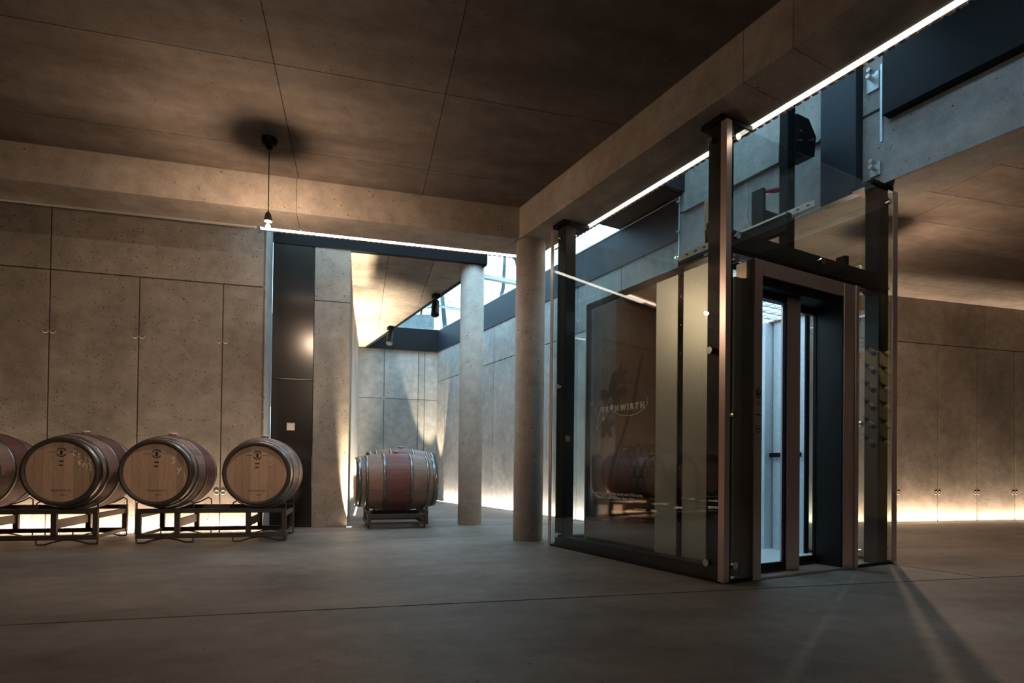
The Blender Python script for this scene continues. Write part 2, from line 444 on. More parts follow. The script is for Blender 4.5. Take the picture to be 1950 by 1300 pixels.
# concrete pier that becomes the side wall of the back room
pier = struct('wall_pier', MB().box(-0.554, -0.155, N_DOOR+0.008, N_BACK+0.2, 0, 3.9), M['recess'], 'L')
obj('panel', MB().box(-0.56, -0.147, N_DOOR, 9.6, 0.0, 2.727, 0.003), M['wall'], pier)
obj('panel', MB().box(-0.56, -0.147, N_DOOR, 9.6, 2.737, 3.9, 0.003), M['wall'], pier)
obj('panel', MB().prism([(-0.56,9.61),(-0.147,9.61),(-0.06,N_BACK),(-0.56,N_BACK)], 0.0, 3.9), M['wall_cool'], pier)

# ------------------------------------------------------------------ ceilings and beams
def slab_set(name, polys, z0, z1, mat, gap_back=True):
    allp = []
    c = struct(name, MB().box(0,0.01,0,0.01,z1,z1+0.01), M['recess'], 'L')
    mb = MB()
    for p in polys:
        obj('panel', MB().prism(p, z0, z1), mat, c)
        mb.prism(p, z1-0.03, z1+0.12)
    obj('backing', mb, M['recess'], c)
    return c
def inset(poly, d):
    cx = sum(p[0] for p in poly)/len(poly); cy = sum(p[1] for p in poly)/len(poly)
    n = len(poly); out = []
    a = sum(poly[i][0]*poly[(i+1)%n][1]-poly[(i+1)%n][0]*poly[i][1] for i in range(n))
    if a < 0: poly = poly[::-1]
    for i in range(n):
        p0, p1, p2 = Vector(poly[i-1]), Vector(poly[i]), Vector(poly[(i+1)%n])
        e1, e2 = (p1-p0).normalized(), (p2-p1).normalized()
        n1, n2 = Vector((-e1.y,e1.x)), Vector((-e2.y,e2.x))
        k = 1+n1.dot(n2); out.append(tuple(p1+(n1+n2)*(d/k)) if k > 0.05 else tuple(p1))
    return out
left = cut_u(rect(L0, 6.0, N0, NB0), U_R0, -1)
polys = []
lx = [L0, -5.0, -2.79, -0.585, 0.55, 6.0]; nx = [N0, -3.4, -1.2, 0.9, 2.35, 4.05, 5.13, NB0+0.02]
for a, b in zip(lx, lx[1:]):
    for c, d in zip(nx, nx[1:]):
        p = clip(clip(clip(clip(left, (1,0), a, 1), (1,0), b, -1), (0,1), c, 1), (0,1), d, -1)
        if len(p) > 2: polys.append(inset(p, 0.0025))
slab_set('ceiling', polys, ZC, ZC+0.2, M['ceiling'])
right = cut_u(rect(2.0, L1, N0, N_WALL), U_B1, 1)
polys = []
nx = [N0, -3.4, -1.2, 0.9, 2.1, 3.15, 3.68, 4.212, 4.732, 5.27, 5.82, 6.35, N_WALL]
for i, (c, d) in enumerate(zip(nx, nx[1:])):
    for a, b in ((2.0, 5.25+0.25*(i % 2)), (5.25+0.25*(i % 2), 8.6), (8.6, L1)):
        p = clip(clip(clip(clip(right, (1,0), a, 1), (1,0), b, -1), (0,1), c, 1), (0,1), d, -1)
        if len(p) > 2: polys.append(inset(p, 0.0025))
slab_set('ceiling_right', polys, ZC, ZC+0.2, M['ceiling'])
back = cut_u(rect(-0.56, 4.0, N_DOOR+0.06, N_BACK+0.1), 0.315, -1)
polys = []
for a, b in ((-0.56,0.30),(0.30,0.88),(0.88,4.0)):
    for c, d in ((N_DOOR+0.06,8.76),(8.76,10.58),(10.58,N_BACK+0.1)):
        p = clip(clip(clip(clip(back, (1,0), a, 1), (1,0), b, -1), (0,1), c, 1), (0,1), d, -1)
        if len(p) > 2: polys.append(inset(p, 0.003))
slab_set('ceiling_back', polys, ZC, ZC+0.45, M['wall'])
# left beam: one panel joint in its face
lb = cut_u(rect(L0, 4.0, NB0, NB1), U_R0, -1)
bl = struct('beam_left', MB().prism(inset(lb, 0.02), ZS+0.02, 3.98), M['recess'], 'L')
for a, b in ((L0,-2.9),(-2.9,-0.603),(-0.603,4.0)):
    p = clip(clip(lb, (1,0), a, 1), (1,0), b, -1)
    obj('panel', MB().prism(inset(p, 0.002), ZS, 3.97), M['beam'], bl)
# right beam, meeting the left one over the column
rb = clip([E2L(U_R0,-9.0), E2L(U_R1,-9.0), E2L(U_R1,4.0), E2L(U_R0,4.0)], (0,1), NB1, -1)
br = struct('beam_right', MB().prism(inset(rb, 0.02), ZS+0.02, 3.98), M['recess'], 'L')
for v0, v1 in ((-9.0,-0.55),(-0.55,-0.22),(-0.22,4.0)):
    eV = (Ey.dot(Lx), Ey.dot(Ln)); cV = LIFT.dot(Ey)
    p = clip(clip(rb, eV, cV+v0, 1), eV, cV+v1, -1)
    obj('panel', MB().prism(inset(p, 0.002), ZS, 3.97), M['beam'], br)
# far beam, lit from the roof slot, with a pour joint
fb = struct('beam_far', MB().box(U_B0+0.012, U_B1, -9.0, 3.30, ZS+0.02, 5.4), M['recess'], 'E')
obj('panel', MB().box(U_B0, U_B1+0.002, -9.0, 3.30, ZS, 3.668, 0.003), M['wall_cool'], fb)
obj('panel', MB().box(U_B0, U_B1+0.002, -9.0, 3.30, 3.690, 5.4, 0.003), M['wall_cool'], fb)
obj('panel', MB().box(U_B0-0.02, U_B1+0.002, 3.302, 10.1, ZC+0.003, ZG-0.02), M['navy'], fb)
obj('panel', MB().box(U_B0-0.02, U_B0-0.001, 2.27, 3.30, ZC+0.003, ZG-0.02), M['navy'], fb)
obj('ledge', MB().box(U_B0-0.035, U_B0+0.02, 0.95, 2.2, 3.655, 3.672, 0.003), M['wall_cool'], fb)
obj('ledge', MB().box(U_B0-0.035, U_B0+0.02, 0.57, 0.80, 3.655, 3.672, 0.003), M['wall_cool'], fb)
# slab over the strip between left beam and wall, where there is no roof glass
struct('ceiling_slot', MB().box(L0, JAMB-0.06, NB1, N_WALL+0.2, 3.60, 3.9), M['recess'], 'L')

# ------------------------------------------------------------------ roof slot: black upstands, glass, lids
up = struct('trim_2', MB().box(JAMB+0.0, 1.56, N_DOOR-0.01, N_DOOR+0.05, ZC, ZG-0.01, 0.003), M['black'], 'L')
struct('trim_3', MB().box(0.275, 0.325, 4.15, 10.1, ZC-0.01, ZG-0.01, 0.003), M['black'], 'E')
bk = [E2L(0.30, 9.75), E2L(U_B0+0.02, 9.75)]
pa, pb = toL(EL(0.325, 9.8)), toL(EL(U_B0, 9.8))
struct('trim_4', MB().box(min(pa[0],pb[0])-0.3, max(pa[0],pb[0])+0.4, N_BACK-0.09, N_BACK-0.03, ZC-0.01, ZG-0.01, 0.003), M['black'], 'L')
roof = struct('window_1', MB().box(0.26, U_B0+0.05, 5.86, 5.95, ZG-0.04, ZG+0.02, 0.004), M['galv'], 'E')
for v0, v1 in ((3.35,5.86),(5.95,7.9),(7.94,10.05)):
    obj('pane', MB().box(0.26, U_B0+0.02, v0, v1, ZG, ZG+0.02), M['sky_glass'], roof)
obj('frame', MB().box(0.26, U_B0+0.03, 7.9, 7.94, ZG-0.02, ZG+0.02), M['galv'], roof)
roof2 = struct('window_2', MB().box(0.50, 0.56, NB1, N_DOOR+0.05, ZG-0.03, ZG+0.02, 0.004), M['galv'], 'L')
lim = toL(EL(0.26, 3.5))
obj('pane', MB().box(JAMB-0.06, 0.50, NB1-0.02, N_DOOR+0.05, ZG, ZG+0.02), M['sky_glass'], roof2)
p = cut_u(rect(0.56, 3.0, NB1-0.02, N_DOOR+0.05), 0.255, -1)
obj('pane', MB().prism(p, ZG, ZG+0.02), M['sky_glass'], roof2)
# closed parts of the roof over the slot and the head of the shaft
lid = struct('ceiling_lid', MB().box(U_R1-0.2, U_B0+0.1, -9.0, -0.10, 4.35, 4.45), M['black'], 'E')
struct('ceiling_lid_back', MB().box(0.20, U_B0+0.05, 2.25, 3.35, ZG, ZG+0.08), M['black'], 'E')
struct('wall_shaft_back', MB().box(0.20, U_B0+0.05, 2.20, 2.26, ZG+0.02, 5.2), M['navy'], 'E')
struct('wall_shaft_left', MB().box(0.10, 0.20, -0.10, 2.26, 3.95, 5.2), M['beam'], 'E')
struct('wall_shaft_front', MB().box(0.10, U_B0+0.05, -0.16, -0.10, 4.35, 5.2), M['black'], 'E')
shaft_roof = struct('window_3', MB().box(0.10, U_B0+0.1, 1.0, 1.06, 5.2, 5.26), M['galv'], 'E')
obj('pane', MB().box(0.10, U_B0+0.1, -0.16, 1.0, 5.22, 5.24), M['sky_glass'], shaft_roof)
obj('pane', MB().box(0.10, U_B0+0.1, 1.06, 2.30, 5.22, 5.24), M['sky_glass'], shaft_roof)
# navy duct and black panel standing off the far beam
tag(obj('steel_duct', MB().box(U_B0-0.10, U_B0-0.002, 0.205, 0.515, 3.035, 4.6, 0.004), M['navy'], None, 'E'),
    'tall flat navy sheet metal duct on the blue lit wall above the lift', 'duct')
bp = thing('cladding_panel', 'large black panel hung on the slot wall right above the lift', 'panel', EL(U_B0-0.05, 0.02, 3.40), ANG_E)
obj('sheet', MB().box(-0.05, 0.048, -7.0, -0.02, 0.16, 0.66, 0.003), M['black'], bp)
obj('edge_strip', MB().box(-0.02, 0.0, -0.005, 0.015, -0.03, 0.60, 0.002), M['galv'], bp)

# ------------------------------------------------------------------ light profiles in the beam edges
def perforated(mb, a, b, c, z, axis, step=0.056):
    t = a
    while t + step*0.6 < b:
        if axis == 'y': mb.box(c, c+0.030, t, t+step*0.62, z-0.012, z, 0)
        else: mb.box(t, t+step*0.62, c, c+0.024, z-0.016, z, 0)
        t += step
    return mb
sl = thing('slot_light', 'long white light line along the edge of the right beam above the lift', 'light', EL(0.31, 0, ZS), ANG_E)
obj('diffuser', MB().box(-0.022, 0.018, -8.0, 2.60, -0.004, 0.03), M['led'], sl)
obj('housing', MB().box(-0.030, 0.024, -8.0, 2.60, 0.03, 0.06), M['black'], sl)
obj('perforated_angle', perforated(MB(), -8.0, 2.6, 0.026, 0.012, 'y'), M['perf'], sl)
sl2 = thing('slot_light', 'white light line over the dark door along the left beam', 'light', LW(0, NB1+0.03, ZS), ANG_L)
obj('diffuser', MB().box(-0.98, 1.64, -0.020, 0.020, -0.004, 0.03), M['led'], sl2)
obj('housing', MB().box(-0.98, 1.64, -0.026, 0.026, 0.03, 0.06), M['black'], sl2)
obj('perforated_angle', perforated(MB(), -0.98, 1.64, 0.028, 0.010, 'x'), M['perf'], sl2)
tag(obj('edge_profile', MB().box(L0+0.02, -1.02, NB1+0.008, NB1+0.05, ZS-0.004, ZS+0.03, 0.003), M['profile'], None, 'L'),
    'unlit pale metal profile along the left beam above the barrel wall', 'profile')

# ------------------------------------------------------------------ floor light lines and uplights
def floor_led(label, frame, axis, a0, a1, c, power, colour):
    """grazing light line sunk in the groove at the foot of a wall; power in watts per metre"""
    loc = {('L','x'): LW(a0, c), ('E','y'): EL(c, a0)}[(frame, axis)]
    t = thing('floor_light', label, 'light', loc, ANG_L if frame == 'L' else ANG_E)
    n = a1-a0; w = 0.016; tilt = math.radians(5)
    if axis == 'x': obj('diffuser', MB().box(0, n, -w, w, -0.058, -0.050), M['bulb_soft'], t); obj('channel', MB().box(0, n, -0.022, 0.022, -0.13, -0.058), M['profile'], t)
    else: obj('diffuser', MB().box(-w, w, 0, n, -0.058, -0.050), M['bulb_soft'], t); obj('channel', MB().box(-0.022, 0.022, 0, n, -0.13, -0.058), M['profile'], t)
    ld = bpy.data.lights.new('line_beam', 'AREA'); ld.shape = 'RECTANGLE'; ld.spread = math.radians(44); ld.energy = power*n; ld.color = colour
    lo = bpy.data.objects.new('line_beam', ld); COL.objects.link(lo); lo.parent = t
    if axis == 'x': ld.size, ld.size_y = n, 0.02; lo.location = (n/2, 0, -0.045); lo.rotation_euler = (PI-tilt, 0, 0)
    else: ld.size, ld.size_y = 0.02, n; lo.location = (0, n/2, -0.045); lo.rotation_euler = (0, PI+tilt, 0)
    return t
floor_led('white light line in the floor at the foot of the barrel wall', 'L', 'x', L0+0.1, -0.72, N_WALL-0.03, LED_FLOOR, (1.0,0.78,0.56))
floor_led('white light line in the floor along the right wall', 'L', 'x', 3.38, L1-0.1, N_WALL-0.03, LED_FLOOR, (1.0,0.78,0.56))
floor_led('white light line in the floor of the back room behind the columns', 'E', 'y', 3.35, 9.3, U_B0-0.03, LED_FLOOR*0.9, (1.0,0.86,0.72))
def uplight(label, loc, aim, ang, power, blend=0.25):
    t = thing('uplight', label, 'lamp', loc, 0)
    obj('rim', MB().lathe([(0.036,0.0),(0.052,0.0),(0.052,0.006),(0.036,0.006),(0.036,0.0)], 20), M['knob'], t)
    obj('lens', MB().cyl((0,0,0.0),(0,0,0.003),0.036,n=20), emit('uplight_lens', (1.0,0.85,0.62), 25.0), t)
    ld = bpy.data.lights.new('uplight_beam', 'SPOT'); ld.energy = power; ld.color = (1.0,0.82,0.56); ld.spot_size = ang; ld.spot_blend = blend; ld.shadow_soft_size = 0.03
    lo = bpy.data.objects.new('uplight_beam', ld); COL.objects.link(lo); lo.parent = t; lo.location = (0,0,0.02)
    d = (Vector(aim)-Vector(loc)).normalized(); lo.rotation_euler = d.to_track_quat('-Z','Y').to_euler()
uplight('floor uplight hidden behind the far barrels, by the back wall on the right', LW(1.50, 12.75), LW(1.50, 13.0, 3.3), 0.50, UPLIGHT*0.8, 0.3)
uplight('glowing floor uplight at the corner of the concrete pier', LW(-0.120, 7.235), LW(-0.09, 7.235+0.20, 1.0), 0.46, UPLIGHT*1.8, 0.45)
# narrow light line grazing the side of the pier
pl = thing('floor_light', 'white light line in the floor along the side of the concrete pier', 'light', LW(-0.078, 8.95), ANG_L - math.atan2(0.075, 5.7))
obj('channel', MB().box(-0.022, 0.022, 0, 4.05, -0.02, 0.001), M['profile'], pl)
obj('diffuser', MB().box(-0.014, 0.014, 0.01, 4.04, 0.0, 0.004), M['bulb_soft'], pl)
ld = bpy.data.lights.new('line_beam', 'AREA'); ld.shape = 'RECTANGLE'; ld.size = 0.03; ld.size_y = 4.0; ld.spread = math.radians(40); ld.energy = PIER_LINE; ld.color = (1.0,0.84,0.60)
lo = bpy.data.objects.new('line_beam', ld); COL.objects.link(lo); lo.parent = pl; lo.location = (0, 2.02, 0.008); lo.rotation_euler = (PI, 0, 0)

# ------------------------------------------------------------------ pendant bulbs
def pendant(label, p, drop, glow='bulb'):
    t = thing('pendant_lamp', label, 'lamp', (p[0], p[1], ZC - drop - 0.09))
    top = drop + 0.09
    obj('ceiling_rose', MB().lathe([(0.0,top-0.085),(0.022,top-0.085),(0.03,top-0.06),(0.055,top-0.05),(0.062,top-0.01),(0.062,top),(0.0,top)], 20), M['black'], t)
    obj('cord', MB().cyl((0,0,0.13),(0,0,top-0.08),0.004,n=8), M['black'], t)
    obj('socket', MB().lathe([(0.0,0.14),(0.012,0.14),(0.022,0.125),(0.030,0.085),(0.031,0.064),(0.0,0.064)], 16), M['socket'], t)
    obj('lamp_neck', MB().cyl((0,0,0.039),(0,0,0.066),0.008,n=10), M['socket'], t)
    obj('bulb', MB().lathe([(0.0,0.004),(0.009,0.006),(0.016,0.012),(0.018,0.022),(0.016,0.031),(0.009,0.038),(0.0,0.040)], 18), M[glow], t)
    return t
PB = (-1.998, 4.643)
pendant('bare glowing bulb on a cord in front of the left beam', PB, 0.645)
pendant('second bare bulb on a cord hidden behind the right lift post', tuple(EL(3.45, 0.95)[:2]), 0.66, 'bulb_right')

# ------------------------------------------------------------------ columns
def column(label, p, r, top):
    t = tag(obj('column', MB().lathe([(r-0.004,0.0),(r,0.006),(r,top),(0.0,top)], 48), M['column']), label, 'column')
    t.location = (p[0], p[1], 0); return t
column('nearer round concrete column, left of the glass lift', (0.170, 5.940), 0.152, ZS)
column('farther round concrete column, right of the back room barrels', (-0.550, 7.585), 0.155, ZC-0.004)

# ------------------------------------------------------------------ dark door and switch
dr = struct('door_1', MB().box(JAMB, -0.56, N_DOOR+0.012, N_DOOR+0.05, 0.0, 3.4), M['black'], 'L')
for z0, z1 in ((0.0,1.755),(1.763,3.37)):
    obj('door_panel', MB().box(JAMB+0.004, -0.564, N_DOOR-0.004, N_DOOR+0.02, z0, z1, 0.003), M['door'], dr)
sw = thing('light_switch', 'small cream switch plate on the dark door', 'switch', LW(-0.806, N_DOOR-0.004, 1.155), ANG_L)
obj('plate', MB().box(-0.045, 0.045, -0.010, 0.0, 0.0, 0.09, 0.003), M['cream_plastic'], sw)
obj('rocker', MB().box(-0.031, 0.031, -0.016, -0.009, 0.014, 0.076, 0.003), M['cream_plastic'], sw)

# ------------------------------------------------------------------ track spots in the back room
def track_spot(label, p, yaw):
    t = thing('spotlight', label, 'spotlight', (p.x, p.y, ZC), yaw)
    obj('mount', MB().box(-0.05, 0.05, -0.06, 0.06, -0.06, 0.0, 0.006), M['black'], t)
    obj('arm', MB().cyl((0,0,-0.05),(0,0,-0.13),0.014,n=10), M['black'], t)
    obj('head', MB().cyl((0.02,0.05,-0.10),(-0.03,-0.05,-0.33),0.055,0.062,n=18), M['black'], t)
track_spot('nearer black ceiling spotlight on the edge of the roof glass', EL(0.21, 5.66), ANG_E)
track_spot('farther black ceiling spotlight near the back wall', EL(0.215, 8.0), ANG_E)

tr = thing('spotlight', 'added fill spotlight behind the camera aimed at the barrel row', 'spotlight', (0.6, -2.6, ZC))  # unseen fill lamp, added to brighten the barrel heads and wall
obj('mount', MB().box(-0.05, 0.05, -0.06, 0.06, -0.06, 0.0, 0.006), M['black'], tr)
obj('head', MB().cyl((0,-0.08,-0.12),(-0.03,0.08,-0.19),0.055,0.062,n=18), M['black'], tr)
ld = bpy.data.lights.new('fill_beam', 'SPOT'); ld.energy = FILL_SPOT; ld.color = (1.0,0.77,0.56); ld.spot_size = 0.72; ld.spot_blend = 0.9; ld.shadow_soft_size = 0.05
lo = bpy.data.objects.new('fill_beam', ld); COL.objects.link(lo); lo.parent = tr; lo.location = (-0.03, 0.10, -0.20)
lo.rotation_euler = (LW(-1.5, 5.9, 1.15) - Vector((0.57, -2.5, ZC-0.2))).to_track_quat('-Z','Y').to_euler()

# ------------------------------------------------------------------ wine barrels
BL, RB, RH, AX = 0.48, 0.355, 0.292, 0.355
def rad(y): return RB - (RB-RH)*(y/BL)**2
NS = 26
def stave_mesh():
    mb = MB(); ny = 10; a = PI/NS*0.992; vs = []
    for i in range(ny+1):
        y = -BL + 2*BL*i/ny; r = rad(y)
        for rr in (r, r-0.028):
            for t in (-a, 0, a): vs.append((rr*math.sin(t), y, rr*math.cos(t)))
    fs = []
    for i in range(ny):
        o, q = i*6, i*6+6
        fs += [(o,o+1,q+1,q),(o+1,o+2,q+2,q+1),(o+2,o+5,q+5,q+2),(o+5,o+4,q+4,q+5),(o+4,o+3,q+3,q+4),(o+3,o,q,q+3)]
    fs += [(0,3,4,1),(1,4,5,2),(ny*6,ny*6+1,ny*6+4,ny*6+3),(ny*6+1,ny*6+2,ny*6+5,ny*6+4)]
    return mb.add(vs, fs).mesh('stave')
ST = stave_mesh(); ST.materials.append(M['stave'])
def hoop_mesh(y0, y1):
    n = 52; prof = [(rad(y0)+0.0005,y0),(rad(y0)+0.004,y0),(rad((y0+y1)/2)+0.0045,(y0+y1)/2),(rad(y1)+0.004,y1),(rad(y1)+0.0005,y1)]
    m = MB().lathe(prof, n, (0,0,0), 'y').mesh('hoop'); m.materials.append(M['hoop']); return m
HOOPS = [hoop_mesh(a, b) for a, b in ((-0.479,-0.423),(-0.382,-0.346),(-0.180,-0.143),(0.143,0.180),(0.346,0.382),(0.423,0.479))]
def head_boards(y):
    R = 0.270; ws = [-0.27,-0.20,-0.135,-0.06,0.02,0.095,0.165,0.22,0.27]; out = []
    for x0, x1 in zip(ws, ws[1:]):
        x0, x1 = x0+0.0006, x1-0.0006; top = []; bot = []
        for i in range(7):
            x = x0+(x1-x0)*i/6; h = math.sqrt(max(R*R-x*x, 1e-6)); top.append((x,h)); bot.append((x,-h))
        m = MB().extr(top[::-1]+bot, 'y', y-0.010, y+0.010).mesh('head_board'); m.materials.append(M['head']); out.append(m)
    return out
HEADS = head_boards(-BL+0.035) + head_boards(BL-0.035)
def letters(body, size, **kw):
    me = text_mesh(body, size, **kw); return me
def chime_mesh(s_):
    m = MB().lathe([(RH+0.003,s_*(BL-0.012)),(RH+0.003,s_*(BL+0.004)),(RH-0.010,s_*(BL+0.006)),(RH-0.026,s_*(BL+0.003)),(RH-0.028,s_*(BL-0.024))], 52, (0,0,0), 'y').mesh('chime_ring')
    m.materials.append(M['rack']); return m
CHIMES = [chime_mesh(-1), chime_mesh(1)]
YH = -BL+0.025
EMB = MB()
for a, b in ((0.35,2.8),(3.5,5.9)):
    EMB.ribbon([(0.036*math.cos(t),0.036*math.sin(t)) for t in [a+(b-a)*i/12 for i in range(13)]], 0.009, 0)
EMB.ribbon([(-0.10,0.0),(-0.036,0.002)], 0.004, 0); EMB.ribbon([(0.036,0.002),(0.10,0.0)], 0.004, 0)
EMB.ribbon([(0,-0.026),(0,0.026)], 0.010, 0); EMB.ribbon([(-0.014,0.010),(0.0,-0.004),(0.014,0.010)], 0.010, 0); EMB.ribbon([(-0.012,-0.010),(0,-0.02),(0.012,-0.010)], 0.008, 0)
EMBM = EMB.mesh('emblem'); EMBM.materials.append(M['stamp'])
MKM = [MB().ribbon([(-0.018,z),(-0.008,z-0.005),(0.0,z+0.002),(0.008,z-0.005),(w,z)], 0.012, 0).mesh('stamp_mark') for z, w in ((0.0,0.018),(-0.036,0.012))]
for q in MKM: q.materials.append(M['stamp'])
NAME = letters('FRÜHWIRTH', 0.026, space=1.0); NAME.materials.append(M['stamp'])
YEAR = letters('2012', 0.024); YEAR.materials.append(M['stamp'])
def strokes(lines, w=0.0062):
    mb = MB()
    for l in lines: mb.ribbon(l, w, 0)
    m = mb.mesh('chalk_writing'); m.materials.append(M['chalk']); return m
# chalk characters on a unit grid, written by hand
CH = {'C': [[(0.9,0.85),(0.55,1.0),(0.15,0.75),(0.05,0.35),(0.3,0.02),(0.8,0.12)]],
      'S': [[(0.9,0.9),(0.5,1.0),(0.2,0.75),(0.5,0.52),(0.75,0.3),(0.45,0.02),(0.05,0.12)]],
      '1': [[(0.1,0.7),(0.5,1.0),(0.5,0.0)]], '2': [[(0.05,0.75),(0.35,1.0),(0.75,0.8),(0.5,0.4),(0.05,0.02),(0.9,0.02)]],
      '6': [[(0.6,1.0),(0.2,0.6),(0.1,0.25),(0.4,0.0),(0.7,0.25),(0.4,0.45),(0.12,0.28)]], '/': [[(0.0,-0.15),(0.6,1.1)]],
      '9': [[(0.7,0.75),(0.4,1.0),(0.1,0.75),(0.4,0.5),(0.7,0.75),(0.55,0.0)]],
      '3': [[(0.1,0.95),(0.7,0.95),(0.35,0.58),(0.75,0.3),(0.4,0.0),(0.05,0.12)]],
      'Y': [[(0.0,0.65),(0.4,0.35)],[(0.9,0.75),(0.1,-0.25)]], ',': [[(0.2,0.0),(0.0,-0.3)]], ' ': []}
def chalk(rows, x, z, h, slope):
    ls = []
    for k, row in enumerate(rows):
        cx = x + 0.02*k
        for ch in row:
            for l in CH[ch]:
                ls.append([(cx+p[0]*h*0.62, z-k*h*1.25+p[1]*h+(cx+p[0]*h*0.62-x)*slope) for p in l])
            cx += h*(0.72 if ch not in ' /,' else 0.42)
    return ls
def place(parent, data, name, x, y, z, ry=0.0, label=None):
    o = obj(name, None, None, parent, None, data); o.location = (x, y, z); o.rotation_euler = (0, ry, 0)
    if label: o['label'] = label
    return o
def make_barrel(label):
    t = thing('wine_barrel', label, 'barrel', (0,0,0), 0, 'oak wine barrels on steel racks')
    for k in range(NS): place(t, ST, 'stave', 0, 0, AX, 2*PI*k/NS)
    for h in HOOPS: place(t, h, 'hoop', 0, 0, AX)
    for h in CHIMES: place(t, h, 'chime_ring', 0, 0, AX)
    for h in HEADS: place(t, h, 'head_board', 0, 0, AX)
    b = MB().lathe([(0.0,0.0),(0.030,0.0),(0.030,0.026),(0.036,0.026),(0.036,0.042),(0.0,0.042)], 16).mesh('bung'); b.materials.append(M['bung'])
    place(t, b, 'bung', 0, 0, AX+RB-0.012)
    place(t, EMBM, 'emblem', 0, YH, AX+0.170); [place(t, q, 'stamp_mark', 0, YH, AX+0.095) for q in MKM]
    place(t, NAME, 'stamped_name', 0.0, YH, AX-0.165); place(t, YEAR, 'stamped_year', 0.02, YH, AX-0.203)
    return t
RAIL_Z = 0.30
def bpos(l, n): p = LW(l, n); return (p.x, p.y, RAIL_Z)
NBAR = 6.32
b_proto = make_barrel('wine barrel with no chalk writing you can read, rightmost before the dark door')
dup(b_proto, bpos(-3.345, NBAR), ANG_L, 'wine barrel cut off by the left edge of the photo')
b2 = dup(b_proto, bpos(-2.525, NBAR), ANG_L, 'wine barrel with CS 12 chalked on its head, second from the left edge')
b3 = dup(b_proto, bpos(-1.785, NBAR), ANG_L, 'wine barrel with SY chalked on its head, middle of the near row')
place(b2, strokes(chalk(['CS,12', ' 6/93'], 0.088, AX+0.150, 0.045, -0.62)), 'chalk_writing', 0, YH, 0)
place(b3, strokes(chalk(['S', ' Y'], 0.120, AX+0.085, 0.062, -0.1)), 'chalk_writing', 0, YH, 0)
b_proto.location = bpos(-0.940, NBAR); b_proto.rotation_euler = (0, 0, ANG_L)
place(b_proto, strokes([[(0.10,0.49),(0.12,0.51),(0.135,0.49),(0.115,0.47),(0.14,0.455),(0.12,0.435),(0.09,0.445)]], 0.003), 'chalk_writing', 0, YH, 0)
# rear rack stands square to the lift
RXA = math.radians(18.5) + PI/2
RX = Vector((math.cos(RXA), math.sin(RXA), 0))
RB1 = LW(0.445, 6.95) + RX*0.34
dup(b_proto, (RB1.x, RB1.y, 0.195), RXA, 'reddish wine barrel seen side on in the back room, nearer of two')
RB2 = Vector((-1.64, 8.45, 0))
dup(b_proto, (RB2.x, RB2.y, 0.30), RXA, 'shaded wine barrel just showing above the side-on barrel in the back room')

def make_rack(label, h=0.32, hl=0.645, centres=(-0.405, 0.405)):
    t = thing('barrel_rack', label, 'rack', (0,0,0), 0, 'two-barrel steel racks')
    for s in (-1, 1):
        y = s*0.335
        obj('rail', MB().box(-hl, hl, y-0.022, y+0.022, h-0.042, h, 0.003), M['rack'], t)
        obj('rail', MB().box(-hl, hl, y-0.022, y+0.022, 0.046, 0.088, 0.003), M['rack'], t)
        for x in (-hl+0.02, -0.305, 0.305, hl-0.02) if hl > 0.5 else (-hl+0.02, hl-0.02):
            obj('post', MB().box(x-0.022, x+0.022, y-0.020, y+0.020, 0.088, h-0.042, 0.003), M['rack'], t)
        for c in centres:
            a = 0.235; arc = [(c-a+2*a*i/16) for i in range(17)]
            pts = [(c-a,y,0.075),(c-a,y,0.012),(c-a+0.012,y,0.006)]
            pts += [(c-a+0.05,y,0.006)] + [(c+q,y,0.046-0.040*(abs(q)/0.17)**1.7) for q in [-0.17+0.34*i/12 for i in range(13)]] + [(c+a-0.05,y,0.006),(c+a-0.012,y,0.006),(c+a,y,0.012),(c+a,y,0.075)]
            obj('foot_loop', MB().tube(pts, 0.0075, 6), M['rack'], t)
            # cradle bar following the underside of the barrel
            r = rad(0.335)+0.008; zc = h-0.02+AX
            pts = [(c-a,y,h-0.02),(c-a,y,h+0.052)] + [(c+r*math.sin(q),y,zc-r*math.cos(q)) for q in [-0.66+1.32*i/14 for i in range(15)]] + [(c+a,y,h+0.052),(c+a,y,h-0.02)]
            obj('cradle', MB().tube(pts, 0.007, 6), M['rack'], t)
    for x in ((-0.305, 0.305) if hl > 0.5 else ()):
        obj('brace', MB().box(x-0.008, x+0.008, -0.317, 0.317, h*0.45, h*0.70, 0.002), M['rack'], t)
    for x in (-hl+0.02, hl-0.02):
        obj('brace', MB().box(x-0.012, x+0.012, -0.317, 0.317, 0.055, 0.082, 0.002), M['rack'], t)
        obj('brace', MB().box(x-0.012, x+0.012, -0.317, 0.317, h-0.085, h-0.037, 0.002), M['rack'], t)
    return t
def rpos(l): p = LW(l, NBAR); return (p.x, p.y, 0)
rk = make_rack('steel rack under the two barrels next to the dark door')
rk.location = rpos(-1.335); rk.rotation_euler = (0, 0, ANG_L)
dup(rk, rpos(-2.925), ANG_L, 'steel rack at the left edge of the photo under the chalked CS 12 barrel')
rk3 = make_rack('low steel rack in the back room under the side-on barrel', 0.215, 0.34, (0.0,))
rk3.location = tuple(RB1); rk3.rotation_euler = (0, 0, RXA)
rk4 = make_rack('steel rack hidden behind the low rack in the back room', 0.32, 0.34, (0.0,))
rk4.location = tuple(RB2); rk4.rotation_euler = (0, 0, RXA)

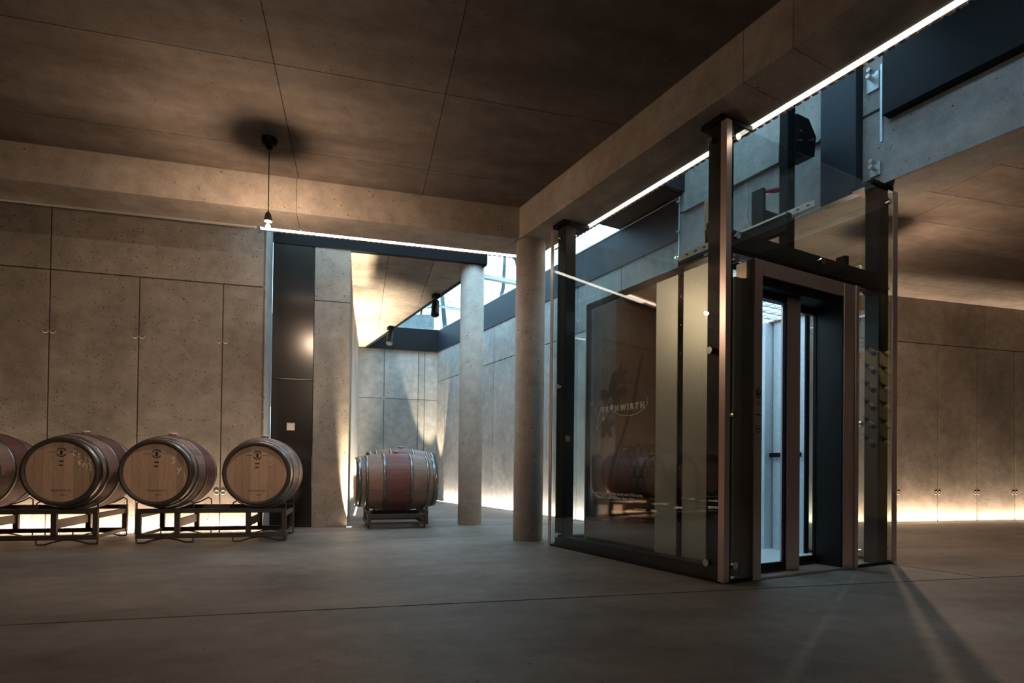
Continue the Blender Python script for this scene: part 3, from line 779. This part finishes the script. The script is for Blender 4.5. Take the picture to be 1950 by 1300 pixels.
# ------------------------------------------------------------------ the glass lift shaft (x = along its front, y = into depth)
GT = 2.985
sh = thing('lift_shaft', 'glass lift shaft with stainless corner posts and dark steel columns', 'lift shaft', LIFT, ANG_E)
for (x0,x1,y0,y1) in ((0.03,0.14,0.06,0.18),(0.04,0.16,1.90,2.03),(1.825,1.95,0.05,0.165),(1.82,1.95,1.90,2.03)):
    obj('column', MB().box(x0,x1,y0,y1,0.0,ZS,0.004), M['post'], sh)
def angle(px, py, sx, sy, a, b, th=0.006):
    q = [(px,py),(px+sx*a,py),(px+sx*a,py+sy*th),(px+sx*th,py+sy*th),(px+sx*th,py+sy*b),(px,py+sy*b)]
    return MB().prism(q, 0.012, GT+0.015)
for (px,py,sx,sy,a,b) in ((0,0,1,1,0.048,0.048),(0,2.09,1,-1,0.03,0.048),(1.995,0,-1,1,0.065,0.03),(1.995,2.09,-1,-1,0.04,0.04)):
    obj('corner_post', angle(px,py,sx,sy,a,b), M['steel'], sh)
def pane(x0,x1,y0,y1,z0,z1): return obj('glass_pane', MB().box(x0,x1,y0,y1,z0,z1), M['glass'], sh)
pane(0.008,0.018,0.055,2.03,0.022,GT)                         # left side
pane(0.055,1.925,0.008,0.018,2.185,GT)                        # over the doors
pane(0.055,0.268,0.008,0.018,0.022,2.150)                     # left of the portal
pane(1.448,1.925,0.008,0.018,0.022,2.150)                     # right of the portal
pane(1.977,1.987,0.035,2.05,0.022,GT)                         # right side
pane(0.04,1.95,2.072,2.082,0.022,GT)                          # back
for b in (MB().box(0.004,0.026,0.05,2.06,0.0,0.022), MB().box(0.05,0.27,0.004,0.026,0.0,0.022), MB().box(1.446,1.96,0.004,0.026,0.0,0.022),
          MB().box(0.04,1.96,2.066,2.088,0.0,0.022), MB().box(1.971,1.993,0.03,2.06,0.0,0.022)):
    obj('base_channel', b, M['post'], sh)
obj('sill_beam', MB().box(0.03,0.14,0.18,1.90,0.0,0.10,0.004), M['black'], sh)
obj('sill_beam', MB().box(0.14,1.82,1.92,2.02,0.0,0.10,0.004), M['black'], sh)
# steel channel across the front above the doors
obj('cross_beam', MB().extr([(0.045,2.165),(0.14,2.165),(0.14,2.178),(0.058,2.178),(0.058,2.225),(0.052,2.30),(0.14,2.30),(0.14,2.318),(0.045,2.318)], 'x', 0.10, 1.90), M['post'], sh)
for y0 in (0.06,1.90):
    obj('head_bracket', MB().box(0.0,0.30,y0-0.02,y0+0.16,3.02,3.058,0.003), M['black'], sh)
obj('head_bracket', MB().box(1.70,1.99,0.03,0.21,3.02,3.058,0.003), M['black'], sh)
def standoff(p, d, l=0.035):
    p, d = Vector(p), Vector(d)
    mb = MB().cyl(p - d*0.055, p - d*0.002, 0.011, n=10).cyl(p - d*0.024, p - d*0.001, 0.020, n=14).cyl(p, p + d*0.014, 0.024, n=18)
    obj('glass_fixing', mb, M['knob'], sh)
for u, z in ((0.105,2.262),(0.095,2.105),(0.09,1.089),(0.10,0.117),(1.004,2.262),(1.511,2.115),(1.506,0.123),(1.50,1.10),(0.10,2.90),(1.88,2.90)):
    standoff((u,0.006,z), (0,-1,0))
for v, z in ((0.143,0.12),(0.126,1.521),(0.14,2.921),(1.947,1.501),(1.929,0.116),(1.965,2.896)):
    standoff((0.006,v,z), (-1,0,0))
for z in (0.108,1.096,2.132,2.25,2.97):
    standoff((1.975,0.09,z), (-1,0,0)); 
obj('edge_seal', MB().box(1.940,1.972,0.06,0.085,0.02,GT), M['post'], sh)

# landing portal with its two sliding leaves
pt = thing('lift_door', 'stainless lift portal with two narrow glass sliding doors', 'door', EL(0,0,0), ANG_E)
obj('jamb', MB().box(0.272,0.352,-0.006,0.15,0.0,2.145,0.004), M['steel'], pt)
obj('jamb', MB().box(1.268,1.395,-0.006,0.15,0.0,2.145,0.004), M['steel'], pt)
obj('jamb', MB().box(1.397,1.443,-0.016,0.06,0.0,2.147,0.004), M['steel'], pt)
obj('lintel', MB().box(0.353,1.267,-0.005,0.15,2.045,2.145,0.004), M['steel'], pt)
obj('reveal', MB().box(1.258,1.267,0.004,0.20,0.018,2.043,0.001), M['post'], pt)
obj('threshold', MB().box(0.353,1.267,0.0,0.26,0.0,0.018,0.003), M['steel'], pt)
obj('head_reveal', MB().box(0.353,1.267,0.02,0.26,1.985,2.043), M['black'], pt)
def leaf(x0, x1, y, wl, wr):
    y1 = y+0.035
    d = obj('door_leaf', MB().box(x0,x1,y,y1,0.02,0.07,0.003).box(x0,x1,y,y1,1.955,1.99,0.003), M['post'], pt)
    obj('stile', MB().box(x0,x0+wl,y-0.002,y1+0.002,0.02,1.99,0.003), M['steel'], d)
    obj('stile', MB().box(x1-wr,x1,y-0.002,y1+0.002,0.02,1.99,0.003), M['steel'], d)
    obj('pane', MB().box(x0+wl-0.002,x1-wr+0.002,y+0.014,y+0.022,0.07,1.955), M['door_glass'], d)
    obj('gasket', MB().box(x0+wl,x0+wl+0.010,y+0.006,y+0.030,0.07,1.955).box(x1-wr-0.010,x1-wr,y+0.006,y+0.030,0.07,1.955)
        .box(x0+wl,x1-wr,y+0.006,y+0.030,0.07,0.082).box(x0+wl,x1-wr,y+0.006,y+0.030,1.943,1.955), M['black'], d)
leaf(0.36, 0.905, 0.10, 0.05, 0.150)
leaf(0.87, 1.36, 0.20, 0.10, 0.10)
ic = MB().ribbon([(0.022*math.cos(2*PI*i/20),0.030*math.sin(2*PI*i/20)) for i in range(21)], 0.006, 0).ribbon([(-0.014,0.018),(0.014,-0.018)], 0.006, 0)
ic.ribbon([(-0.010,-0.012),(-0.010,0.006),(0.004,0.010)], 0.007, 0).ribbon([(0.0,-0.012),(0.010,0.004)], 0.007, 0)
for k, w in enumerate((0.026,0.030,0.034)): ic.box(-w/2, w/2, -0.001, 0, -0.052-0.012*k, -0.048-0.012*k)
o = obj('safety_sign', ic, M['icon'], pt); o.location = (0.310,-0.006,1.245)
o = obj('key_slot', MB().ribbon([(-0.024,0.0),(0.012,-0.002),(0.028,-0.010)], 0.009, 0), M['icon'], pt); o.location = (0.310,-0.006,1.105)
o = obj('call_button', MB().ribbon([(-0.016,-0.022),(0.016,-0.022),(0.020,-0.018),(0.020,0.018),(0.016,0.022),(-0.016,0.022),(-0.020,0.018),(-0.020,-0.018),(-0.016,-0.022)], 0.005, 0)
        .cyl((0,0.0,0),(0,-0.003,0),0.007,n=10), M['icon'], pt); o.location = (0.310,-0.006,1.010)

# the cabin, standing at this floor
cb = thing('lift_cabin', 'lift cabin behind the glass with dark lettered panel and pale lit inside', 'lift cabin', EL(0,0,0), ANG_E)
CT = 2.215
lp = obj('logo_panel', MB().box(0.150,0.175,0.800,1.695,0.02,CT,0.002), M['gloss_black'], cb)
obj('side_panel', MB().box(0.148,0.175,0.565,0.797,0.02,CT,0.003), M['panel_steel'], cb)
obj('side_panel', MB().box(0.146,0.175,0.276,0.512,0.02,CT+0.01,0.003), M['panel_steel'], cb)
obj('gap_strip', MB().box(0.165,0.18,0.512,0.565,0.02,CT-0.01), M['black'], cb)
rv = MB()
for z in [0.12+0.21*i for i in range(10)]: rv.cyl((0.150,0.540,z),(0.163,0.540,z),0.006,n=8)
obj('rivet_row', rv, M['knob'], cb)
obj('end_trim', MB().box(0.146,0.178,1.696,1.712,0.0,CT+0.005,0.002), M['panel_steel'], cb)
obj('inner_wall', MB().box(0.176,0.19,0.29,1.70,0.02,2.10), M['cabin_wall'], cb)
obj('back_wall', MB().box(0.19,1.72,1.66,1.70,0.02,2.10), M['cabin_wall'], cb)
obj('side_wall', MB().box(1.70,1.735,0.60,0.92,0.02,2.10,0.002), M['cabin_wall'], cb)
obj('side_wall', MB().box(1.70,1.735,0.93,1.10,0.02,2.10,0.002), M['cabin_wall'], cb)
obj('side_wall', MB().box(1.70,1.735,1.11,1.66,0.02,2.10,0.002), M['cabin_wall'], cb)
obj('side_wall', MB().box(1.60,1.70,0.93,1.02,0.02,2.10,0.003), M['cabin_wall'], cb)
obj('window', MB().box(1.712,1.72,0.31,0.60,0.05,2.08), M['door_glass'], cb)
obj('frame', MB().box(1.69,1.74,0.28,0.31,0.02,2.12,0.002).box(1.69,1.74,0.585,0.603,0.02,2.12,0.002), M['black'], cb)
obj('floor', MB().box(0.176,1.74,0.27,1.70,0.004,0.02), M['cabin_wall'], cb)
obj('front_return', MB().box(0.176,0.36,0.262,0.275,0.02,2.15,0.002), M['black'], cb)
obj('return_panel', MB().box(0.205,0.290,0.10,0.125,0.02,2.04,0.002), M['panel_steel'], cb)
obj('handrail', MB().box(1.665,1.685,0.62,1.62,0.86,0.90,0.004), M['black'], cb)
rf = obj('roof', MB().box(0.146,1.74,0.276,1.71,2.175,CT+0.02,0.004), M['post'], cb)
cl = obj('ceiling_light', MB().box(0.25,1.66,0.36,1.62,2.135,2.15), M['cabin_lamp'], cb)
gr = MB()
for i in range(13): x = 0.25+1.41*i/12; gr.box(x-0.008,x+0.008,0.36,1.62,2.105,2.134)
for i in range(11): y = 0.36+1.26*i/10; gr.box(0.25,1.66,y-0.008,y+0.008,2.105,2.134)
obj('light_grid', gr, M['galv'], cb)
# lettering on the dark panel: reads towards the front, seen from outside
def on_panel(name, me_or_mb, mat, v, z):
    me = me_or_mb if isinstance(me_or_mb, bpy.types.Mesh) else me_or_mb.mesh(name)
    if not len(me.materials): me.materials.append(mat)
    o = obj(name, None, None, lp, None, me); o.location = (0.1496, v, z); o.rotation_euler = (0, 0, -PI/2); return o
on_panel('lettering', text_mesh('FRÜHWIRTH', 0.066, 'CENTER', 0.0006, space=1.62, bold=0.0040), M['white_print'], 1.195, 1.245)
def smooth(pts, n=8):
    out = []
    for i in range(len(pts)-1):
        p0, p1, p2, p3 = [Vector(pts[max(0,min(len(pts)-1,k))]) for k in (i-1,i,i+1,i+2)]
        for k in range(n):
            t = k/n; out.append(tuple(0.5*((2*p1)+(p2-p0)*t+(2*p0-5*p1+4*p2-p3)*t*t+(3*p1-p0-3*p2+p3)*t**3)))
    return out + [tuple(pts[-1])]
sw_ = [(-0.345,-0.055),(-0.350,0.02),(-0.300,0.085),(-0.275,0.06),(-0.310,-0.03),(-0.335,-0.13),(-0.330,-0.155),(-0.255,-0.05),(-0.175,0.08),(-0.155,0.112),(-0.140,0.08),(-0.175,0.0),(-0.245,-0.075),(-0.235,-0.02),(-0.185,0.035),(-0.150,0.02),(-0.10,-0.015),(0.0,-0.052),(0.14,-0.058),(0.26,-0.025),(0.305,0.02),(0.310,0.055),(0.295,0.065)]
on_panel('logo_stroke', MB().ribbon(smooth(sw_), 0.0048, 0), M['white_print'], 1.195, 1.235)
on_panel('quotation', text_mesh('In einer Flasche Wein steckt mehr Philosophie,\nals in allen Büchern dieser Welt.', 0.034, 'CENTER', 0.0005, shear=0.2, space=0.95, bold=0.0006), M['white_print'], 1.235, 0.505)
on_panel('quotation', text_mesh('Louis Pasteur', 0.026, 'CENTER', 0.0005, shear=0.2, bold=0.0006), M['white_print'], 0.965, 0.415)
# faint printed vine: stem, leaves and a bunch of grapes
vine = MB()
vine.ribbon(smooth([(0.25,0.42),(0.20,0.28),(0.16,0.10),(0.10,-0.02),(0.02,-0.20),(-0.10,-0.42),(-0.16,-0.62)]), 0.035, 0, 0.0004)
vine.ribbon(smooth([(0.17,0.20),(0.02,0.24),(-0.12,0.20),(-0.20,0.10)]), 0.012, 0, 0.0004)
random.seed(3)
for (cx, cz, r) in ((-0.12,0.12,0.20),(-0.20,-0.12,0.12),(-0.02,0.30,0.10)):
    n = 34; pts = [(cx+r*(0.72+0.28*math.cos(5*t)+0.10*math.cos(13*t))*math.sin(t), cz+r*(0.72+0.28*math.cos(5*t)+0.10*math.cos(13*t))*math.cos(t)) for t in [2*PI*i/n for i in range(n)]]
    vine.add([(p[0],-0.0003,p[1]) for p in pts] + [(cx,-0.0003,cz)], [(i,(i+1)%n,n) for i in range(n)])
for k in range(15):
    row = int((math.sqrt(8*k+1)-1)/2); i = k-row*(row+1)//2
    cx, cz = 0.20+(i-row/2)*0.085, -0.68+row*0.085
    vine.ribbon([(cx+0.04*math.cos(2*PI*q/14), cz+0.045*math.sin(2*PI*q/14)) for q in range(15)], 0.009, 0, 0.0004)
on_panel('vine_print', vine, M['print'], 1.20, 1.22)

# car-top gear
tg = thing('lift_machinery', 'black mast, trays and slotted rails on top of the lift cabin', 'machinery', EL(0,0,0), ANG_E)
obj('mast', MB().box(1.33,1.43,0.52,0.60,CT+0.02,3.86,0.004), M['black'], tg)
obj('motor_box', MB().extr([(1.40,3.36),(1.66,3.44),(1.68,3.62),(1.58,3.74),(1.42,3.74)], 'y', 0.50, 0.66), M['black'], tg)
bt = MB()
for x, z in ((1.46,3.60),(1.62,3.57),(1.46,3.52)): bt.cyl((x,0.502,z),(x,0.488,z),0.013,n=8)
obj('bolt_set', bt, M['knob'], tg)
obj('tray', MB().extr([(1.02,2.60),(1.08,2.60),(1.08,2.74),(1.02,2.74)], 'y', 0.30, 1.45), M['black'], tg)
obj('tray_rail', MB().box(1.00,1.03,0.30,1.45,2.72,2.735), M['galv'], tg)
def slotted(x, y0, y1, z):
    r = obj('slotted_rail', MB().box(x,x+0.004,y0,y1,z,z+0.05,0.001).box(x,x+0.05,y0,y1,z,z+0.004), M['galv'], tg)
    s = MB(); t = y0+0.04
    while t < y1-0.03: s.box(x-0.001,x,t,t+0.028,z+0.020,z+0.032); t += 0.085
    obj('slot', s, M['icon'], r)
slotted(1.12, 0.14, 0.62, 2.745)
slotted(0.32, 0.34, 0.74, 2.36)
obj('bracket', MB().box(1.06,1.10,0.55,0.66,2.55,3.05,0.003), M['navy'], tg)
obj('bracket', MB().box(1.10,1.33,0.56,0.62,2.82,2.88,0.003), M['navy'], tg)
obj('lever', MB().cyl((1.10,0.60,3.03),(1.30,0.58,3.10),0.022,n=10), M['red'], tg)
obj('cable', MB().tube([(1.05,0.66,2.75),(1.035,0.69,2.85),(1.05,0.68,2.95),(1.02,0.66,3.05),(1.0,0.67,3.12)], 0.006), M['galv'], tg)
obj('mast', MB().box(0.34,0.40,0.28,0.36,CT+0.02,2.98,0.004), M['black'], tg)
obj('lever', MB().cyl((0.33,0.30,2.74),(0.33,0.42,2.70),0.018,n=10), M['red'], tg)
obj('control_box', MB().box(0.40,0.52,0.42,0.56,2.32,2.78,0.004), M['galv'], tg)
obj('contactor', MB().box(0.37,0.41,0.44,0.52,2.44,2.54,0.003).box(0.36,0.42,0.46,0.50,2.54,2.58,0.003), M['black'], tg)
obj('guide_block', MB().box(0.14,0.19,0.17,0.22,2.24,2.44,0.003), M['galv'], tg)
obj('guide_block', MB().box(0.30,0.35,0.17,0.22,2.24,2.38,0.003), M['galv'], tg)
obj('guide_block', MB().box(1.55,1.60,0.16,0.24,2.32,2.46,0.003).box(1.45,1.80,0.16,0.26,2.32,2.35,0.003), M['black'], tg)
# bright metal edging and fixings of the navy upstand behind the lift head
gs = thing('edge_trim', 'thin pale metal edging with chrome fixings around the navy panel behind the lift head', 'edging', EL(U_B0-0.022, 2.26, 3.08), ANG_E)
obj('upright', MB().box(-0.012, 0.0, -0.012, 0.006, 0.0, 0.78, 0.002), M['galv'], gs)
obj('top_bar', MB().box(-0.010, 0.0, 0.006, 2.3, 0.765, 0.780, 0.002), M['galv'], gs)
for z in (0.06,0.36,0.70):
    obj('fixing', MB().cyl((-0.05,-0.02,z),(-0.012,-0.02,z),0.02,n=12).cyl((-0.08,-0.02,z),(-0.05,-0.02,z),0.012,n=10), M['knob'], gs)
gs2 = thing('glass_fixing_pair', 'chrome clamp high on the slot wall right of the navy duct', 'fixing', EL(U_B0, 0.12, 3.95), ANG_E)
obj('clamp', MB().cyl((-0.09,0,0),(-0.02,0,0),0.018,n=12).cyl((-0.12,-0.02,0.03),(-0.05,-0.02,0.03),0.016,n=12), M['knob'], gs2)
obj('plate', MB().box(-0.02,0.0,-0.05,0.05,-0.10,0.05,0.003), M['galv'], gs2)
gs3 = thing('glass_fixing_pair', 'chrome clamp low on the slot wall above the right lift post', 'fixing', EL(U_B0, 0.10, 3.20), ANG_E)
obj('clamp', MB().cyl((-0.09,0,0),(-0.02,0,0),0.018,n=12).cyl((-0.12,-0.02,0.03),(-0.05,-0.02,0.03),0.016,n=12), M['knob'], gs3)
obj('plate', MB().box(-0.02,0.0,-0.04,0.04,-0.06,0.05,0.003), M['galv'], gs3)

# ------------------------------------------------------------------ bottle display, off to the right, seen mirrored in the lift glass
bd = thing('bottle_display', 'wooden wall board with slanting wine bottles mirrored in the lift glass', 'display', EL(6.6,-3.0,0), ANG_E)
obj('board', MB().box(0.0,1.5,-0.04,0.0,0.0,2.82,0.004), M['board'], bd)
bprof = [(0.0,0.0),(0.034,0.0),(0.0375,0.006),(0.0375,0.19),(0.030,0.225),(0.015,0.25),(0.0145,0.30),(0.0,0.30)]
BT = MB().lathe(bprof, 14).mesh('bottle'); BT.materials.append(M['bottle'])
BLB = MB().lathe([(0.0382,0.06),(0.0384,0.061),(0.0384,0.15),(0.0382,0.151)], 14).mesh('label'); BLB.materials.append(M['paper'])
for r in range(6):
    for c in range(3):
        t = thing('wine_bottle', 'slanting wine bottle with cream label, %s row and %s column of the mirrored display board' % (('top','second','third','fourth','fifth','bottom')[r], ('left','middle','right')[c]), 'bottle', EL(6.75+0.5*c,-2.775,2.66-0.30*r), ANG_E, 'bottles on the display board')
        t.rotation_euler = (0.75, 0, ANG_E)
        obj('glass_body', None, None, t, None, BT); obj('label', None, None, t, None, BLB)
ld = bpy.data.lights.new('display_lamp', 'SPOT'); ld.energy = 90; ld.color = (1,0.82,0.55); ld.spot_size = 1.3; ld.spot_blend = 0.6
lo = bpy.data.objects.new('display_lamp', ld); COL.objects.link(lo); lo.location = EL(7.2,-1.6,3.3)
lo.rotation_euler = (EL(7.2,-3.0,1.9)-EL(7.2,-1.6,3.3)).to_track_quat('-Z','Y').to_euler()
pendant('third bare bulb hanging outside the frame to the right of the camera', (3.2, -0.9), 0.66, 'bulb_dim')

# ------------------------------------------------------------------ outdoors above the roof glass
struct('garden_ground', MB().box(-12, 12, 14.2, 40, 3.7, 4.0), M['soil'], None)
tag(obj('garden_wall', MB().box(-7.0, -2.2, 15.6, 15.9, 4.0, 4.9, 0.01), M['outdoor']), 'low concrete garden wall seen through the roof glass', 'wall')
def bare_tree(label, x, y, h, seed, lean):
    rnd = random.Random(seed); mb = MB(); tips = []
    def grow(p, d, l, r, depth):
        pts = [p]; q = p.copy(); dd = d.copy(); n = 4
        for i in range(n):
            dd = (dd + Vector((rnd.uniform(-.18,.18), rnd.uniform(-.18,.18), rnd.uniform(-.05,.16)))).normalized(); q = q + dd*(l/n); pts.append(q.copy())
        mb.tube(pts, [max(r*(1-0.45*i/n), 0.008) for i in range(n+1)], 4)
        if depth == 0: return
        for k in range(3):
            s = pts[rnd.randint(2, n)]; a = rnd.uniform(0, 2*PI)
            nd = (dd*0.75 + Vector((math.cos(a), math.sin(a), rnd.uniform(0.0,0.5)))*0.75).normalized()
            grow(s, nd, l*rnd.uniform(0.55,0.75), r*0.5, depth-1)
    grow(Vector((0,0,0)), Vector((lean,0,1)).normalized(), h*0.5, 0.085, 5)
    t = tag(obj('bare_tree', mb, M['bark']), label, 'tree', None); t.location = (x, y, 4.0); return t
bare_tree('bare tree over the roof glass between the two columns', -0.55, 15.6, 7.0, 5, 0.05)
bare_tree('bare tree over the roof glass left of the farther column', -1.75, 15.0, 5.2, 11, -0.10)
bare_tree('bare forked tree over the roof glass nearest the right column', 0.15, 17.0, 7.5, 23, 0.0)
sb = MB(); rnd = random.Random(4)
for k in range(260):
    c = Vector((rnd.gauss(0,0.30), rnd.gauss(0,0.22), 0.42+rnd.gauss(0,0.16))); a = rnd.uniform(0,2*PI); q = Vector((math.cos(a),math.sin(a),rnd.uniform(-.5,.8)))*0.12; s = Vector((-math.sin(a),math.cos(a),0.2))*0.035
    sb.add([c, c+q*0.5+s, c+q, c+q*0.5-s], [(0,1,2,3)])
hs = thing('garden_shrub', 'dark shrub on the garden wall seen through the roof glass', 'shrub', (-2.55, 15.75, 4.88))
obj('foliage', sb, M['leaf'], hs)['kind'] = 'stuff'
obj('stem', MB().tube([(0,0,0),(0.03,0,0.25),(0,0.02,0.5)], 0.03), M['bark'], hs)
